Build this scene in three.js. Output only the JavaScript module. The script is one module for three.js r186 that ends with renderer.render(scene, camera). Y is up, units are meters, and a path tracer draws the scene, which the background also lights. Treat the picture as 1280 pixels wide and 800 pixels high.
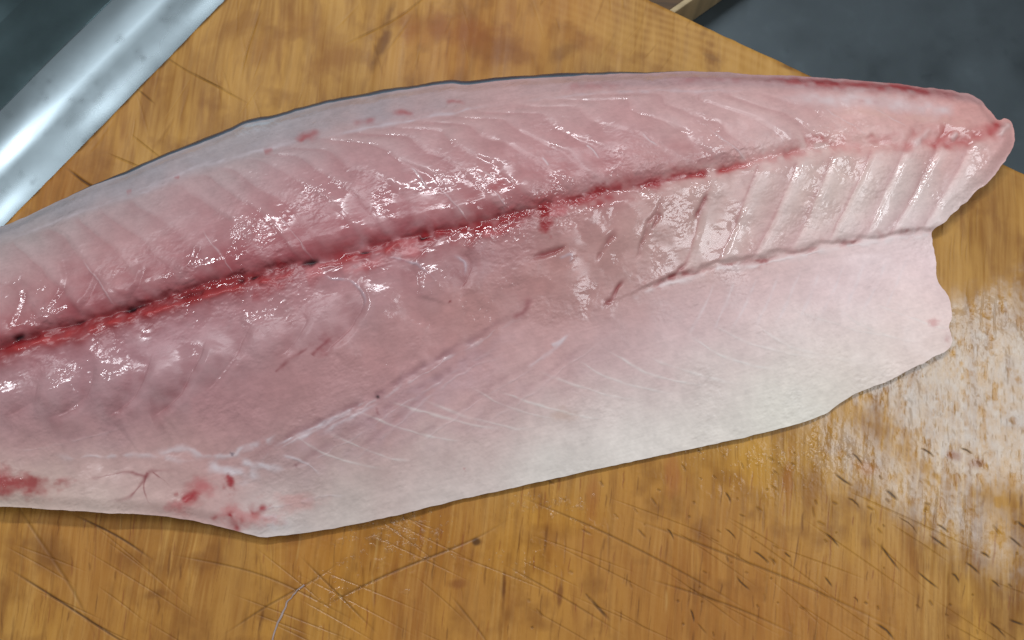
import * as THREE from 'three';
import { mergeGeometries } from 'three/addons/utils/BufferGeometryUtils.js';

// ------------------------------------------------------------------ camera, light, exposure
const scene = new THREE.Scene();
const T = 0.035;                                   // top of the cutting board
const TILT = THREE.MathUtils.degToRad(11), DIST = 0.42, FOV = 36;
const camera = new THREE.PerspectiveCamera(FOV, 1.6, 0.02, 20);
camera.position.set(0, T + DIST * Math.cos(TILT), DIST * Math.sin(TILT));
camera.lookAt(0, T, 0);
camera.focus = 0.405; camera.userData.fStop = 9;
camera.updateMatrixWorld();
const renderer = new THREE.WebGLRenderer();
renderer.toneMapping = THREE.LinearToneMapping;
renderer.toneMappingExposure = 1;
renderer.shadowMap.enabled = true;
scene.background = new THREE.Color(0.27, 0.28, 0.29);      // dim kitchen round the worktop
scene.environmentIntensity = 1;
function areaLight(color, intensity, w, h, pos, target) {
  const l = new THREE.RectAreaLight(color, intensity, w, h);
  l.position.set(...pos); l.lookAt(...target); scene.add(l);
  return l;
}
areaLight(0xf8faff, 80, 0.75, 0.04, [-0.06, 1.25, -0.60], [-0.02, 0, 0]);      // ceiling tube
areaLight(0xf8faff, 70, 0.32, 0.04, [-0.72, 1.25, -0.30], [-0.15, 0, 0]);      // lamp added at the left, for glints on the fillet and tray rim
areaLight(0xf6faff, 7.5, 0.45, 0.40, [0.74, 1.2, -0.06], [0.1, 0, 0]);            // window side

// ------------------------------------------------------------------ small helpers
const UPP = 2 * DIST * Math.tan(THREE.MathUtils.degToRad(FOV / 2)) / 800;     // metres for one photo pixel at the board
const right = new THREE.Vector3(), up = new THREE.Vector3(), back = new THREE.Vector3();
camera.matrixWorld.extractBasis(right, up, back);
function at(px, py, y) {                                    // photo position -> point of the place at height y
  const k = Math.tan(THREE.MathUtils.degToRad(FOV / 2)) / 400;
  const d = new THREE.Vector3().addScaledVector(right, (px - 640) * k).addScaledVector(up, -(py - 400) * k).sub(back);
  const s = (y - camera.position.y) / d.y;
  return [camera.position.x + d.x * s, camera.position.z + d.z * s];
}
function rng(seed) { let a = seed >>> 0; return () => { a = (a + 0x6d2b79f5) >>> 0; let t = a; t = Math.imul(t ^ (t >>> 15), t | 1); t ^= t + Math.imul(t ^ (t >>> 7), t | 61); return ((t ^ (t >>> 14)) >>> 0) / 4294967296; }; }
function hash(ix, iy) { let h = Math.imul(ix, 374761393) + Math.imul(iy, 668265263) | 0; h = Math.imul(h ^ (h >>> 13), 1274126177); return ((h ^ (h >>> 16)) >>> 0) / 4294967296; }
function noise(x, y) {                                      // value noise, -1..1
  const ix = Math.floor(x), iy = Math.floor(y); let fx = x - ix, fy = y - iy;
  fx = fx * fx * fx * (fx * (fx * 6 - 15) + 10); fy = fy * fy * fy * (fy * (fy * 6 - 15) + 10);
  const a = hash(ix, iy), b = hash(ix + 1, iy), c = hash(ix, iy + 1), d = hash(ix + 1, iy + 1);
  return 2 * (a + (b - a) * fx + (c - a) * fy + (a - b - c + d) * fx * fy) - 1;
}
function fbm(x, y, o = 4) { let s = 0, a = 0.5; for (let i = 0; i < o; i++) { s += a * noise(x + 17.3 * i, y - 9.1 * i); x *= 2.03; y *= 2.03; a *= 0.5; } return s; }
const clamp = (x, a = 0, b = 1) => Math.min(b, Math.max(a, x));
const sstep = (a, b, x) => { const t = clamp((x - a) / (b - a)); return t * t * (3 - 2 * t); };
const lin = (c) => { c /= 255; return c <= 0.04045 ? c / 12.92 : Math.pow((c + 0.055) / 1.055, 2.4); };
const srgb = (l) => 255 * (l <= 0.0031308 ? 12.92 * l : 1.055 * Math.pow(l, 1 / 2.4) - 0.055);
function spline(pts, step) {                                // points in metres, resampled along a smooth curve
  const c = new THREE.CatmullRomCurve3(pts.map(([x, z]) => new THREE.Vector3(x, 0, z)), false, 'centripetal');
  const n = Math.max(2, Math.ceil(c.getLength() / step));
  return c.getSpacedPoints(n).map((p) => [p.x, p.z]);
}
function signedDist(line, x, z) {                           // >0 on the +z side of a line that runs towards +x; also the way along
  let best = 1e9, side = 1, along = 0, run = 0;
  for (let i = 0; i + 1 < line.length; i++) {
    const ax = line[i][0], az = line[i][1], bx = line[i + 1][0] - ax, bz = line[i + 1][1] - az, l2 = bx * bx + bz * bz;
    let t = ((x - ax) * bx + (z - az) * bz) / l2; t = t < 0 ? 0 : t > 1 ? 1 : t;
    const dx = x - ax - bx * t, dz = z - az - bz * t, d = dx * dx + dz * dz;
    if (d < best) { best = d; side = bx * dz - bz * dx >= 0 ? 1 : -1; along = run + t * Math.sqrt(l2); }
    run += Math.sqrt(l2);
  }
  return [Math.sqrt(best) * side, along];
}
class Sheet {                                               // a plan of colour, relief and gloss laid over x,z in metres
  constructor(x0, z0, x1, z1, W) {
    this.x0 = x0; this.z0 = z0; this.q = (x1 - x0) / W; this.W = W; this.H = Math.round((z1 - z0) / this.q);
    const n = this.W * this.H;
    this.c = [0, 1, 2].map(() => new Float32Array(n)); this.big = new Float32Array(n); this.fine = new Float32Array(n); this.rough = new Float32Array(n);
    this.tmp = new Float32Array(n).fill(1e9); this.tt = new Float32Array(n); this.ts = new Int8Array(n);
  }
  each(f) { for (let j = 0, i = 0; j < this.H; j++) for (let k = 0; k < this.W; k++, i++) f(i, this.x0 + (k + 0.5) * this.q, this.z0 + (j + 0.5) * this.q); }
  mix(i, col, a) { for (let k = 0; k < 3; k++) this.c[k][i] += (col[k] - this.c[k][i]) * a; }
  stroke(pts, reach, f) {                                   // f(i, distance, 0..1 along, side)
    const list = [], { W, H, q, x0, z0, tmp, tt, ts } = this, n = pts.length - 1;
    for (let s = 0; s < n; s++) {
      const [ax, az] = pts[s], bx = pts[s + 1][0] - ax, bz = pts[s + 1][1] - az, l2 = bx * bx + bz * bz || 1e-12;
      const k0 = Math.max(0, Math.floor((Math.min(ax, ax + bx) - reach - x0) / q)), k1 = Math.min(W - 1, Math.ceil((Math.max(ax, ax + bx) + reach - x0) / q));
      const j0 = Math.max(0, Math.floor((Math.min(az, az + bz) - reach - z0) / q)), j1 = Math.min(H - 1, Math.ceil((Math.max(az, az + bz) + reach - z0) / q));
      for (let j = j0; j <= j1; j++) for (let k = k0; k <= k1; k++) {
        const x = x0 + (k + 0.5) * q - ax, z = z0 + (j + 0.5) * q - az;
        let t = (x * bx + z * bz) / l2; t = t < 0 ? 0 : t > 1 ? 1 : t;
        const dx = x - bx * t, dz = z - bz * t, d = Math.sqrt(dx * dx + dz * dz), i = j * W + k;
        if (d > reach) continue;
        if (tmp[i] === 1e9) list.push(i);
        if (d < tmp[i]) { tmp[i] = d; tt[i] = (s + t) / n; ts[i] = bx * dz - bz * dx >= 0 ? 1 : -1; }
      }
    }
    for (const i of list) { f(i, tmp[i], tt[i], ts[i]); tmp[i] = 1e9; }
  }
  sample(buf, x, z) {
    let u = (x - this.x0) / this.q - 0.5, v = (z - this.z0) / this.q - 0.5;
    u = clamp(u, 0, this.W - 1.001); v = clamp(v, 0, this.H - 1.001);
    const k = Math.floor(u), j = Math.floor(v), a = u - k, b = v - j, i = j * this.W + k;
    return (buf[i] * (1 - a) + buf[i + 1] * a) * (1 - b) + (buf[i + this.W] * (1 - a) + buf[i + this.W + 1] * a) * b;
  }
  uv(x, z) { return [(x - this.x0) / (this.q * this.W), (z - this.z0) / (this.q * this.H)]; }
  tex(kind, range = 1) {
    const n = this.W * this.H, d = new Uint8Array(4 * n);
    for (let i = 0; i < n; i++) {
      if (kind === 'color') for (let k = 0; k < 3; k++) d[4 * i + k] = clamp(srgb(clamp(this.c[k][i])), 0, 255);
      else { const v = kind === 'fine' ? 127.5 + 127.5 * this.fine[i] / range : 255 * this.rough[i]; d[4 * i] = d[4 * i + 1] = d[4 * i + 2] = clamp(v, 0, 255); }
      d[4 * i + 3] = 255;
    }
    const t = new THREE.DataTexture(d, this.W, this.H, THREE.RGBAFormat);
    t.magFilter = t.minFilter = THREE.LinearFilter; t.wrapS = t.wrapT = THREE.ClampToEdgeWrapping;
    if (kind === 'color') t.colorSpace = THREE.SRGBColorSpace;
    t.needsUpdate = true; return t;
  }
}
const RGB = (r, g, b) => [lin(r), lin(g), lin(b)];
function mesh(name, geometry, material, parent = scene) {
  const m = new THREE.Mesh(geometry, material); m.name = name; m.castShadow = m.receiveShadow = true; parent.add(m); return m;
}
function tag(o, label, category, kind) { o.userData.label = label; if (category) o.userData.category = category; if (kind) o.userData.kind = kind; return o; }

// ------------------------------------------------------------------ the steel worktop under everything
function noiseTexture(n, seedX, f, colorSpace) {
  const d = new Uint8Array(4 * n * n);
  for (let j = 0; j < n; j++) for (let k = 0; k < n; k++) { const v = f(k / n, j / n), i = 4 * (j * n + k); for (let c = 0; c < 3; c++) d[i + c] = clamp((Array.isArray(v) ? v[c] : v) * 255, 0, 255); d[i + 3] = 255; }
  const t = new THREE.DataTexture(d, n, n, THREE.RGBAFormat); t.magFilter = t.minFilter = THREE.LinearFilter; t.wrapS = t.wrapT = THREE.MirroredRepeatWrapping;
  if (colorSpace) t.colorSpace = colorSpace; t.needsUpdate = true; return t;
}
const smear = (u, v) => { const a = fbm(u * 14, v * 14, 5), s = Math.pow(clamp(fbm(u * 60 + 5, v * 60, 3) * 1.6), 2); return [a, s]; };
const steelColor = noiseTexture(512, 0, (u, v) => { const [a, s] = smear(u, v); const k = 0.29 + 0.03 * a + 0.02 * s; return [k * 0.88, k * 0.99, k * 1.04]; }, THREE.SRGBColorSpace);
const steelRough = noiseTexture(512, 0, (u, v) => { const [a, s] = smear(u, v); return 0.45 + 0.18 * a - 0.1 * s; });
const worktopSteel = new THREE.MeshStandardMaterial({ map: steelColor, roughnessMap: steelRough, roughness: 1, metalness: 0.85 });
{
  const g = new THREE.BoxGeometry(2.4, 0.03, 2.0), p = g.attributes.position, uv = g.attributes.uv;
  for (let i = 0; i < p.count; i++) uv.setXY(i, p.getX(i) / 0.4, p.getZ(i) / 0.4);
  const m = mesh('worktop', g, worktopSteel); m.position.set(0, -0.015, -0.1);
  tag(m, 'dark blue grey steel worktop under the cutting board', null, 'structure');
}

// ------------------------------------------------------------------ the steel tray at the left of the board
const EA = at(7, 276, T), EB = at(276, 2, T);               // the board's left upper edge
{
  const e = new THREE.Vector2(EB[0] - EA[0], EB[1] - EA[1]).normalize(), n = new THREE.Vector2(e.y, -e.x);   // n points away from the board
  if (n.x > 0) n.negate();
  const group = new THREE.Group(); group.name = 'steel_tray';
  group.position.set(EA[0], 0, EA[1]); group.rotation.y = Math.atan2(-e.y, e.x); scene.add(group);           // local x along the edge, local z towards or away
  const sgn = Math.sign(n.x * -Math.sin(-group.rotation.y) + n.y * Math.cos(-group.rotation.y)) || 1;
  const side = (p, x0, x1, steps, th) => {                   // a bent sheet of thickness th along local x; p: list of [away, height]
    const pos = [], idx = [], uv = [];
    const nor = p.map((_, i) => { const a = p[Math.max(0, i - 1)], b = p[Math.min(p.length - 1, i + 1)], dx = b[0] - a[0], dy = b[1] - a[1], l = Math.hypot(dx, dy); return [-dy / l, dx / l]; });
    const ring = [...p.map((q) => q), ...p.map((q, i) => [q[0] - nor[i][0] * th, q[1] - nor[i][1] * th]).reverse()];
    for (let s = 0; s <= steps; s++) { const x = x0 + (x1 - x0) * s / steps; ring.forEach(([a, y], k) => { pos.push(x, y + 0.0004 * noise(x * 30, a * 60), sgn * a); uv.push(x / 0.4, a / 0.4); }); }
    const m = ring.length;
    for (let s = 0; s < steps; s++) for (let k = 0; k < m; k++) { const a = s * m + k, b = s * m + (k + 1) % m; sgn > 0 ? idx.push(a, b, a + m, b, b + m, a + m) : idx.push(a, a + m, b, b, a + m, b + m); }
    const g = new THREE.BufferGeometry(); g.setAttribute('position', new THREE.Float32BufferAttribute(pos, 3)); g.setAttribute('uv', new THREE.Float32BufferAttribute(uv, 2)); g.setIndex(idx); g.computeVertexNormals(); return g;
  };
  const rimSteel = new THREE.MeshStandardMaterial({ color: new THREE.Color(0.34, 0.42, 0.455), roughnessMap: steelRough, roughness: 0.62, metalness: 0.92 });
  const traySteel = new THREE.MeshStandardMaterial({ map: steelColor, color: new THREE.Color(1.5, 1.8, 1.75), roughnessMap: steelRough, roughness: 0.7, metalness: 0.9 });
  const rim = [], wall = [];
  let ra = 0.0012, ry = 0.0292; rim.push([ra, ry]);
  const slopes = [[18, 0.0010, -0.055, -0.055], [10, 0.0006, -0.055, 0.07], [4, 0.0004, 0.07, 0.05], [20, 0.0009, 0.05, -0.22]];       // steps, length, tilt from, tilt to (radians, up away from the board)
  for (const [n, l, a, b] of slopes) for (let i = 0; i < n; i++) { const q = a + (b - a) * (i + 0.5) / n; ra += l * Math.cos(q); ry += l * Math.sin(q); rim.push([ra, ry]); }
  for (let i = 0; i <= 4; i++) wall.push([ra + 0.009 * i, ry - 0.009 * i * (0.22 - 0.01 * i)]);
  const w3 = wall[wall.length - 1];
  const floor = [w3, [w3[0] + 0.06, w3[1] - 0.008], [w3[0] + 0.16, w3[1] - 0.016]];
  mesh('rim', side(rim, -0.2, 0.32, 60, 0.0012), rimSteel, group);
  mesh('side_wall', side(wall, -0.2, 0.32, 20, 0.0012), traySteel, group);
  mesh('tray_floor', side(floor, -0.2, 0.32, 20, 0.0012), traySteel, group);
  tag(group, 'stainless steel tray with pale flat rim and bright rounded bend beside the cutting board', 'steel tray');
}

// ------------------------------------------------------------------ the wooden cutting board
const boardPx = [[1700, 408], [1280, 215], [1005, 89], [815, 0], [600, -100], [470, -160], [440, -165], [276, 2], [7, 276], [-80, 364], [-130, 430], [-150, 1000], [1700, 1000]];
const board = new Sheet(-0.285, -0.215, 0.285, 0.185, 2048);
const boardWorld = boardPx.map(([x, y]) => at(x, y, T));
const B = (pts, step = 0.003) => spline(pts.map(([x, y]) => at(x, y, T)), step);
const mapPx = (x, z) => [640 + x / UPP, 400 + z / UPP];      // rough plan position, only for placing stains
{
  const s = board, r = rng(5);
  const darkW = RGB(132, 84, 30), midW = RGB(182, 134, 62), paleW = RGB(208, 164, 92), orangeW = RGB(168, 102, 38);
  s.each((i, x, z) => {
    const [px, py] = mapPx(x, z);
    // grain runs steeply down the board, and along the far edge near the corner
    const bare = 0.18 + (0.22 + 0.5 * fbm(x * 45 + 8, z * 30, 3)) * sstep(200, 560, py), g1 = x + 0.10 * z + 0.0016 * noise(x * 40, z * 25), edge = sstep(500, 900, px) * sstep(150, 40, py - 0.30 * (px - 900));
    const along = z - 0.12 * x;
    const fine = fbm(g1 * 1100, along * 45, 3), mid = fbm(g1 * 260 + 9, along * 16, 4), big = fbm(x * 26, z * 17 + 4, 4), huge = fbm(x * 9 + 3, z * 8, 3);
    const ring = Math.sin((z - 0.44 * x) * 1500 + 4 * noise(x * 40, z * 40)) * edge;
    for (let k = 0; k < 3; k++) s.c[k][i] = midW[k];
    s.mix(i, darkW, clamp(0.25 + 0.9 * mid * bare + 0.6 * big + 0.7 * (1 - bare) * fbm(x * 95, z * 45, 4)));
    s.mix(i, paleW, clamp(2.0 * fine * bare + 0.5 * -mid * bare + 0.2) * 0.7); s.mix(i, RGB(206, 154, 66), clamp(0.1 + 1.5 * fbm(x * 70 + 12, z * 32 + 2, 4)) * 0.55 * sstep(150, 600, py)); s.mix(i, RGB(124, 74, 28), clamp(1.5 * fbm(x * 190 + 2, z * 42 + 9, 4) - 0.12) * 0.6); const pore = fbm(g1 * 2200 + 70, along * 110, 2); s.mix(i, RGB(112, 72, 30), clamp(1.7 * pore - 0.42) * 0.7 * sstep(280, 560, py));
    s.mix(i, orangeW, clamp(0.9 * huge + 0.6 * sstep(300, 0, py) * sstep(300, 600, px) * sstep(900, 700, px)));
    s.mix(i, RGB(120, 78, 34), clamp(0.5 * fbm(g1 * 500 + 40, along * 60, 3) - 0.06) * 1.1);
    if (edge > 0) s.mix(i, RGB(196, 150, 82), 0.45 * edge * (0.6 + 0.4 * ring));
    const t = fbm(x * 90, z * 90, 4); s.mix(i, RGB(126, 78, 30), clamp(t * 1.5 - 0.15) * 0.65);
    s.fine[i] = 0.05 * fine + 0.05 * mid + 0.05 * fbm(x * 700, z * 700, 3);
    s.rough[i] = 0.50 + 0.12 * mid + 0.1 * big;
  });
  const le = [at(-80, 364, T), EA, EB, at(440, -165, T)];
  s.stroke(le, 0.0026, (i, d, t) => { const x = s.x0 + (i % s.W) * s.q, z = s.z0 + Math.floor(i / s.W) * s.q; s.mix(i, RGB(58, 38, 22), sstep(0.0020 + 0.0012 * noise(x * 180, z * 180), 0.0009, d) * 0.85); });  // shade of the gap beside the tray, painted as a dark line
  // wet residue right of the fillet, its pale window reflection partly painted in
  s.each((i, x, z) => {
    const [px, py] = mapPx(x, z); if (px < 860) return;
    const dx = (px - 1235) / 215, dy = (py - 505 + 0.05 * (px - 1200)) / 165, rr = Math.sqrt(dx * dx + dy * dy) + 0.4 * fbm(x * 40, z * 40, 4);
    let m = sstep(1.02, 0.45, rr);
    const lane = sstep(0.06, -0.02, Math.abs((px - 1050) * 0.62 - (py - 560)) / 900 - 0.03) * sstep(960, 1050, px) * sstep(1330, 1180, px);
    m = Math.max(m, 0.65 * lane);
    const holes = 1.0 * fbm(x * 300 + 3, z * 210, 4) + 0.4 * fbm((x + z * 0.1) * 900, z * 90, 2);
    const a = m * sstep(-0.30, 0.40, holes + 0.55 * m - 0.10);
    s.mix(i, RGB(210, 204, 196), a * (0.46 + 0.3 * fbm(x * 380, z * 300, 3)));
    const wet = clamp(m * 1.3); s.rough[i] += (0.13 - s.rough[i]) * wet;
    s.fine[i] += wet * (0.26 * fbm(x * 260, z * 170, 3) + 0.14 * fbm(x * 800, z * 420, 2)) + a * 0.12;
  });
  // moist strip along the belly edge
  const wetSpots = [[500, 665, 95, 45], [440, 720, 60, 70], [700, 640, 60, 25], [930, 580, 110, 40], [650, 690, 60, 30], [1010, 560, 60, 40]];
  s.each((i, x, z) => {
    const [px, py] = mapPx(x, z); let w = 0;
    for (const [a, b, c, d] of wetSpots) w = Math.max(w, Math.exp(-(((px - a) / c) ** 2 + ((py - b) / d) ** 2)));
    if (w < 0.02) return;
    s.rough[i] += (0.12 - s.rough[i]) * w * 0.9; s.fine[i] += w * 1.1 * Math.max(0, fbm(x * 480, z * 380, 3) + 0.05) * sstep(-0.2, 0.3, fbm(x * 150, z * 150, 2));
  });
  const cut = (pts, w, a, col = RGB(62, 38, 18), depth = 0.5) => s.stroke(B(pts), w * 2.2, (i, d, t) => {
    const e = sstep(0, 0.3, t) * sstep(1, 0.6, t), k = e * sstep(w, w * 0.25, d); s.mix(i, col, k * a * 0.85); s.fine[i] -= depth * e * sstep(w * 1.6, 0, d);
  });
  // long knife scores
  cut([[80, 208], [92, 217], [108, 229], [150, 250]], 0.0007, 0.95, RGB(60, 30, 16), 1);
  cut([[86, 640], [150, 672], [200, 706]], 0.0006, 0.9); cut([[0, 704], [70, 748], [150, 800], [200, 830]], 0.0006, 0.9);
  cut([[0, 600], [40, 660], [95, 745], [130, 820]], 0.0007, 0.35);
  cut([[200, 690], [330, 720], [470, 790]], 0.0004, 0.4); cut([[630, 612], [760, 668], [900, 742], [960, 780]], 0.0005, 0.5);
  cut([[370, 690], [440, 760], [480, 800]], 0.0005, 0.5); cut([[380, 770], [480, 720], [600, 670], [650, 640]], 0.0006, 0.6);
  cut([[270, 800], [330, 760], [400, 720], [440, 690]], 0.0005, 0.5); cut([[735, 745], [750, 762], [765, 778]], 0.0009, 0.85);
  cut([[770, 640], [900, 690], [1000, 730], [1150, 800]], 0.0006, 0.45); cut([[800, 720], [920, 760], [1010, 800]], 0.0005, 0.45);
  cut([[620, 700], [700, 745], [790, 800]], 0.0004, 0.4); cut([[560, 740], [600, 790], [620, 820]], 0.0005, 0.4);
  cut([[190, 60], [240, 92], [300, 120]], 0.0004, 0.4); cut([[420, 60], [500, 20], [560, -30]], 0.0005, 0.3);
  cut([[170, 110], [182, 120], [196, 132]], 0.0005, 0.6); cut([[300, 100], [310, 60], [330, 0]], 0.0005, 0.25);
  cut([[230, 85], [320, 135]], 0.0004, 0.35); cut([[130, 190], [190, 215]], 0.0004, 0.3); cut([[160, 165], [210, 205]], 0.0004, 0.3);
  // smeared dark stains
  const stain = (px, py, rx, ry, ang, col, a) => { const [cx, cz] = at(px, py, T), ca = Math.cos(ang), sa = Math.sin(ang); s.each((i, x, z) => {
    const dx = (x - cx) / UPP, dz = (z - cz) / UPP; if (Math.abs(dx) > 2.2 * Math.max(rx, ry) || Math.abs(dz) > 2.2 * Math.max(rx, ry)) return;
    const u = (dx * ca + dz * sa) / rx, v = (-dx * sa + dz * ca) / ry, k = Math.sqrt(u * u + v * v) + 0.5 * fbm(x * 150, z * 150, 3); s.mix(i, col, a * sstep(1.1, 0.2, k)); }); };
  stain(476, 60, 55, 9, -1.2, RGB(92, 52, 22), 0.65); stain(486, 20, 30, 8, -1.25, RGB(92, 52, 22), 0.5); stain(620, 60, 70, 34, 0.3, RGB(122, 66, 20), 0.6); stain(540, 30, 90, 26, 0.1, RGB(128, 70, 22), 0.5); stain(420, 70, 60, 24, -0.5, RGB(132, 78, 26), 0.5); stain(730, 50, 60, 20, 0.4, RGB(140, 84, 30), 0.45); stain(300, 30, 60, 18, -0.4, RGB(132, 84, 34), 0.45);
  stain(705, 65, 30, 14, -0.6, RGB(110, 66, 30), 0.5); stain(330, 60, 50, 26, -0.6, RGB(140, 88, 38), 0.45); stain(560, 40, 80, 30, 0, RGB(150, 86, 34), 0.45);
  stain(385, 35, 40, 20, 0.5, RGB(136, 84, 36), 0.4); stain(200, 742, 22, 7, -0.1, RGB(110, 66, 26), 0.45); stain(60, 690, 40, 26, 0.8, RGB(120, 76, 32), 0.5);
  stain(595, 677, 6, 5, 0, RGB(60, 34, 20), 0.8); stain(630, 735, 3.5, 26, 0.05, RGB(96, 50, 20), 0.8); stain(700, 745, 4, 24, 0.1, RGB(110, 60, 26), 0.7);
  stain(570, 730, 16, 8, 0, RGB(120, 64, 28), 0.5); stain(1190, 570, 13, 9, 0, RGB(140, 84, 44), 0.85); stain(1222, 580, 13, 9, 0, RGB(140, 84, 44), 0.7); stain(1085, 585, 24, 12, 0.3, RGB(176, 112, 60), 0.5);
  stain(740, 630, 10, 50, 0.08, RGB(150, 80, 40), 0.4); stain(985, 600, 8, 50, 0.1, RGB(160, 92, 36), 0.45); stain(840, 595, 12, 34, 0, RGB(160, 84, 50), 0.4);
  stain(880, 40, 20, 6, -1.1, RGB(130, 90, 50), 0.3); stain(890, 72, 16, 5, 0.5, RGB(110, 70, 34), 0.5); stain(985, 84, 14, 4, 0.4, RGB(90, 56, 26), 0.6);
  // short gouges in the lower right, all leaning the same way
  const gouges = [[905, 660, 922, 676, 1], [940, 688, 962, 704, 1.4], [1030, 665, 1050, 688, 1.1], [1098, 678, 1128, 716, 1.1], [1144, 712, 1176, 740, 1.2], [1042, 590, 1066, 610, 1.5], [1058, 622, 1076, 636, 1], [1106, 612, 1122, 626, 1.2],
    [1160, 668, 1188, 690, 1], [1205, 702, 1226, 720, 1.6], [1188, 716, 1200, 730, 1.5], [1238, 724, 1252, 734, 1.2], [1260, 670, 1280, 686, 1.3], [1270, 650, 1290, 666, 1.2], [920, 720, 938, 740, 1], [1092, 778, 1120, 802, 1.2], [1234, 776, 1260, 800, 1.2], [1260, 774, 1284, 784, 1.5], [862, 760, 868, 782, 1.2], [832, 660, 842, 676, 1.1], [906, 614, 914, 632, 1.2],
    [1064, 566, 1080, 582, 1], [1200, 560, 1215, 570, 0.8], [1150, 560, 1168, 574, 0.9], [1170, 655, 1186, 668, 1], [1120, 645, 1150, 672, 0.6], [1225, 690, 1240, 700, 1], [1030, 720, 1040, 735, 0.8], [1066, 746, 1074, 756, 0.9], [980, 690, 990, 700, 0.8]];
  for (const [a, b, c, d, w] of gouges) { const q = 0.7 + 0.8 * r(), o = 3 * (r() - 0.5); cut([[a, b], [a + (c - a) * 0.4 * q + 1, b + (d - b) * 0.45 - 1 + o * 0.4], [c + 3 * (r() - 0.5), d + 4 * (r() - 0.5)]], 0.00042 * w * (0.7 + 0.7 * r()), 0.95, RGB(52, 36, 26), 0.6); }
  for (let n = 0; n < 90; n++) { const x = 640 + r() * 640, y = 560 + r() * 250, l = 4 + 22 * r() * r(), a = 0.4 + 1.0 * r(); cut([[x, y], [x + l * Math.cos(a) * 0.5, y + l * Math.sin(a) * 0.5], [x + l * Math.cos(a), y + l * Math.sin(a)]], 0.00035 + 0.0003 * r(), 0.25 + 0.4 * r(), RGB(80, 50, 26), 0.5); }
  for (let n = 0; n < 330; n++) { const x = r() * 1280, y = 585 + r() * 225, l = 12 + 50 * r() * r() + 10 * r(), k = 0.6 + 1.0 * r(), ph = r() * 9, ln = []; for (let q = 0; q <= 5; q++) ln.push([x - 0.10 * l * q / 5 + k * noise(q * 0.8 + ph, n), y + l * q / 5]); cut(ln, 0.0003 + 0.0006 * r() * r(), 0.25 + 0.45 * r(), r() < 0.5 ? RGB(98, 56, 22) : RGB(132, 70, 36), 0.06); }
  for (let n = 0; n < 110; n++) { const x = r() * 1280, y = 600 + r() * 220, l = 15 + 50 * r(), a = 1.5 + 0.25 * r(); cut([[x, y], [x + l * Math.cos(a) * 0.5 + 1, y + l * 0.5], [x + l * Math.cos(a), y + l]], 0.0003 + 0.0004 * r(), 0.12 + 0.3 * r(), r() < 0.7 ? RGB(104, 60, 24) : RGB(200, 160, 96), 0.25); }
  for (let n = 0; n < 130; n++) { const x = r() * 900, y = r() * 240 - 40, l = 20 + 60 * r(), a = -1.9 + 1.1 * r(); cut([[x, y], [x + l * Math.cos(a) * 0.5 + 1, y + l * Math.sin(a) * 0.5], [x + l * Math.cos(a), y + l * Math.sin(a)]], 0.0003 + 0.0006 * r(), 0.1 + 0.2 * r(), r() < 0.75 ? RGB(110, 66, 28) : RGB(196, 150, 84), 0.2); }
  for (let n = 0; n < 60; n++) { const x = r() * 1280, y = 600 + r() * 220, l = 60 + 160 * r(), a = 0.35 + 0.4 * r(); cut([[x, y], [x + l * Math.cos(a) * 0.5 + 2, y + l * Math.sin(a) * 0.5], [x + l * Math.cos(a), y + l * Math.sin(a)]], 0.0003, 0.1 + 0.25 * r(), RGB(86, 54, 26), 0.4); }
  for (let n = 0; n < 40; n++) { const x = 1000 + r() * 260, y = 240 + r() * 130, l = 30 + 50 * r(); cut([[x, y], [x - 3, y + l * 0.5], [x - 2, y + l]], 0.0004, 0.15 + 0.2 * r(), RGB(120, 76, 36), 0.25); }

  // outline with worn, slightly chipped edges
  const loop = [];
  for (let i = 0; i < boardWorld.length; i++) {
    const a = boardWorld[i], b = boardWorld[(i + 1) % boardWorld.length], len = Math.hypot(b[0] - a[0], b[1] - a[1]), n = Math.ceil(len / 0.002), nx = (b[1] - a[1]) / len, nz = -(b[0] - a[0]) / len;
    for (let k = 0; k < n; k++) { const t = k / n, x = a[0] + (b[0] - a[0]) * t, z = a[1] + (b[1] - a[1]) * t, w = k === 0 ? 0 : 0.0005 * fbm(x * 60, z * 60, 2) + 0.0004 * Math.min(0, noise(x * 210, z * 210) + 0.3); loop.push([x + nx * w, z + nz * w]); }
  }
  // rounded rim rings + flat top (triangulated), all one solid
  let area = 0; loop.forEach((p, i) => { const q = loop[(i + 1) % loop.length]; area += p[0] * q[1] - q[0] * p[1]; });
  const N = loop.length, nrm = loop.map((_, i) => { const a = loop[(i + N - 1) % N], b = loop[(i + 1) % N], l = Math.hypot(b[0] - a[0], b[1] - a[1]); const q = area > 0 ? 1 : -1; return [q * (b[1] - a[1]) / l, -q * (b[0] - a[0]) / l]; });
  const ringsY = [[0.0022, T], [0.0013, T - 0.0002], [0.0005, T - 0.0008], [0, T - 0.002], [0, 0.004], [0.002, 0.0005]];
  const pos = [], uv = [], idx = [];
  ringsY.forEach(([inset, y]) => loop.forEach(([x, z], i) => { const X = x - nrm[i][0] * inset, Z = z - nrm[i][1] * inset; pos.push(X, y, Z); const [u, v] = s.uv(X - nrm[i][0] * (T - y), Z - nrm[i][1] * (T - y)); uv.push(u, v); }));
  for (let q = 0; q + 1 < ringsY.length; q++) for (let i = 0; i < N; i++) { const a = q * N + i, b = q * N + (i + 1) % N; area > 0 ? idx.push(a, b, a + N, b, b + N, a + N) : idx.push(a, a + N, b, b, a + N, b + N); }
  const top = loop.map(([x, z], i) => new THREE.Vector2(x - nrm[i][0] * 0.0022, z - nrm[i][1] * 0.0022));
  for (const [a, b, c] of THREE.ShapeUtils.triangulateShape(top, [])) area > 0 ? idx.push(a, c, b) : idx.push(a, c, b);
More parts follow.
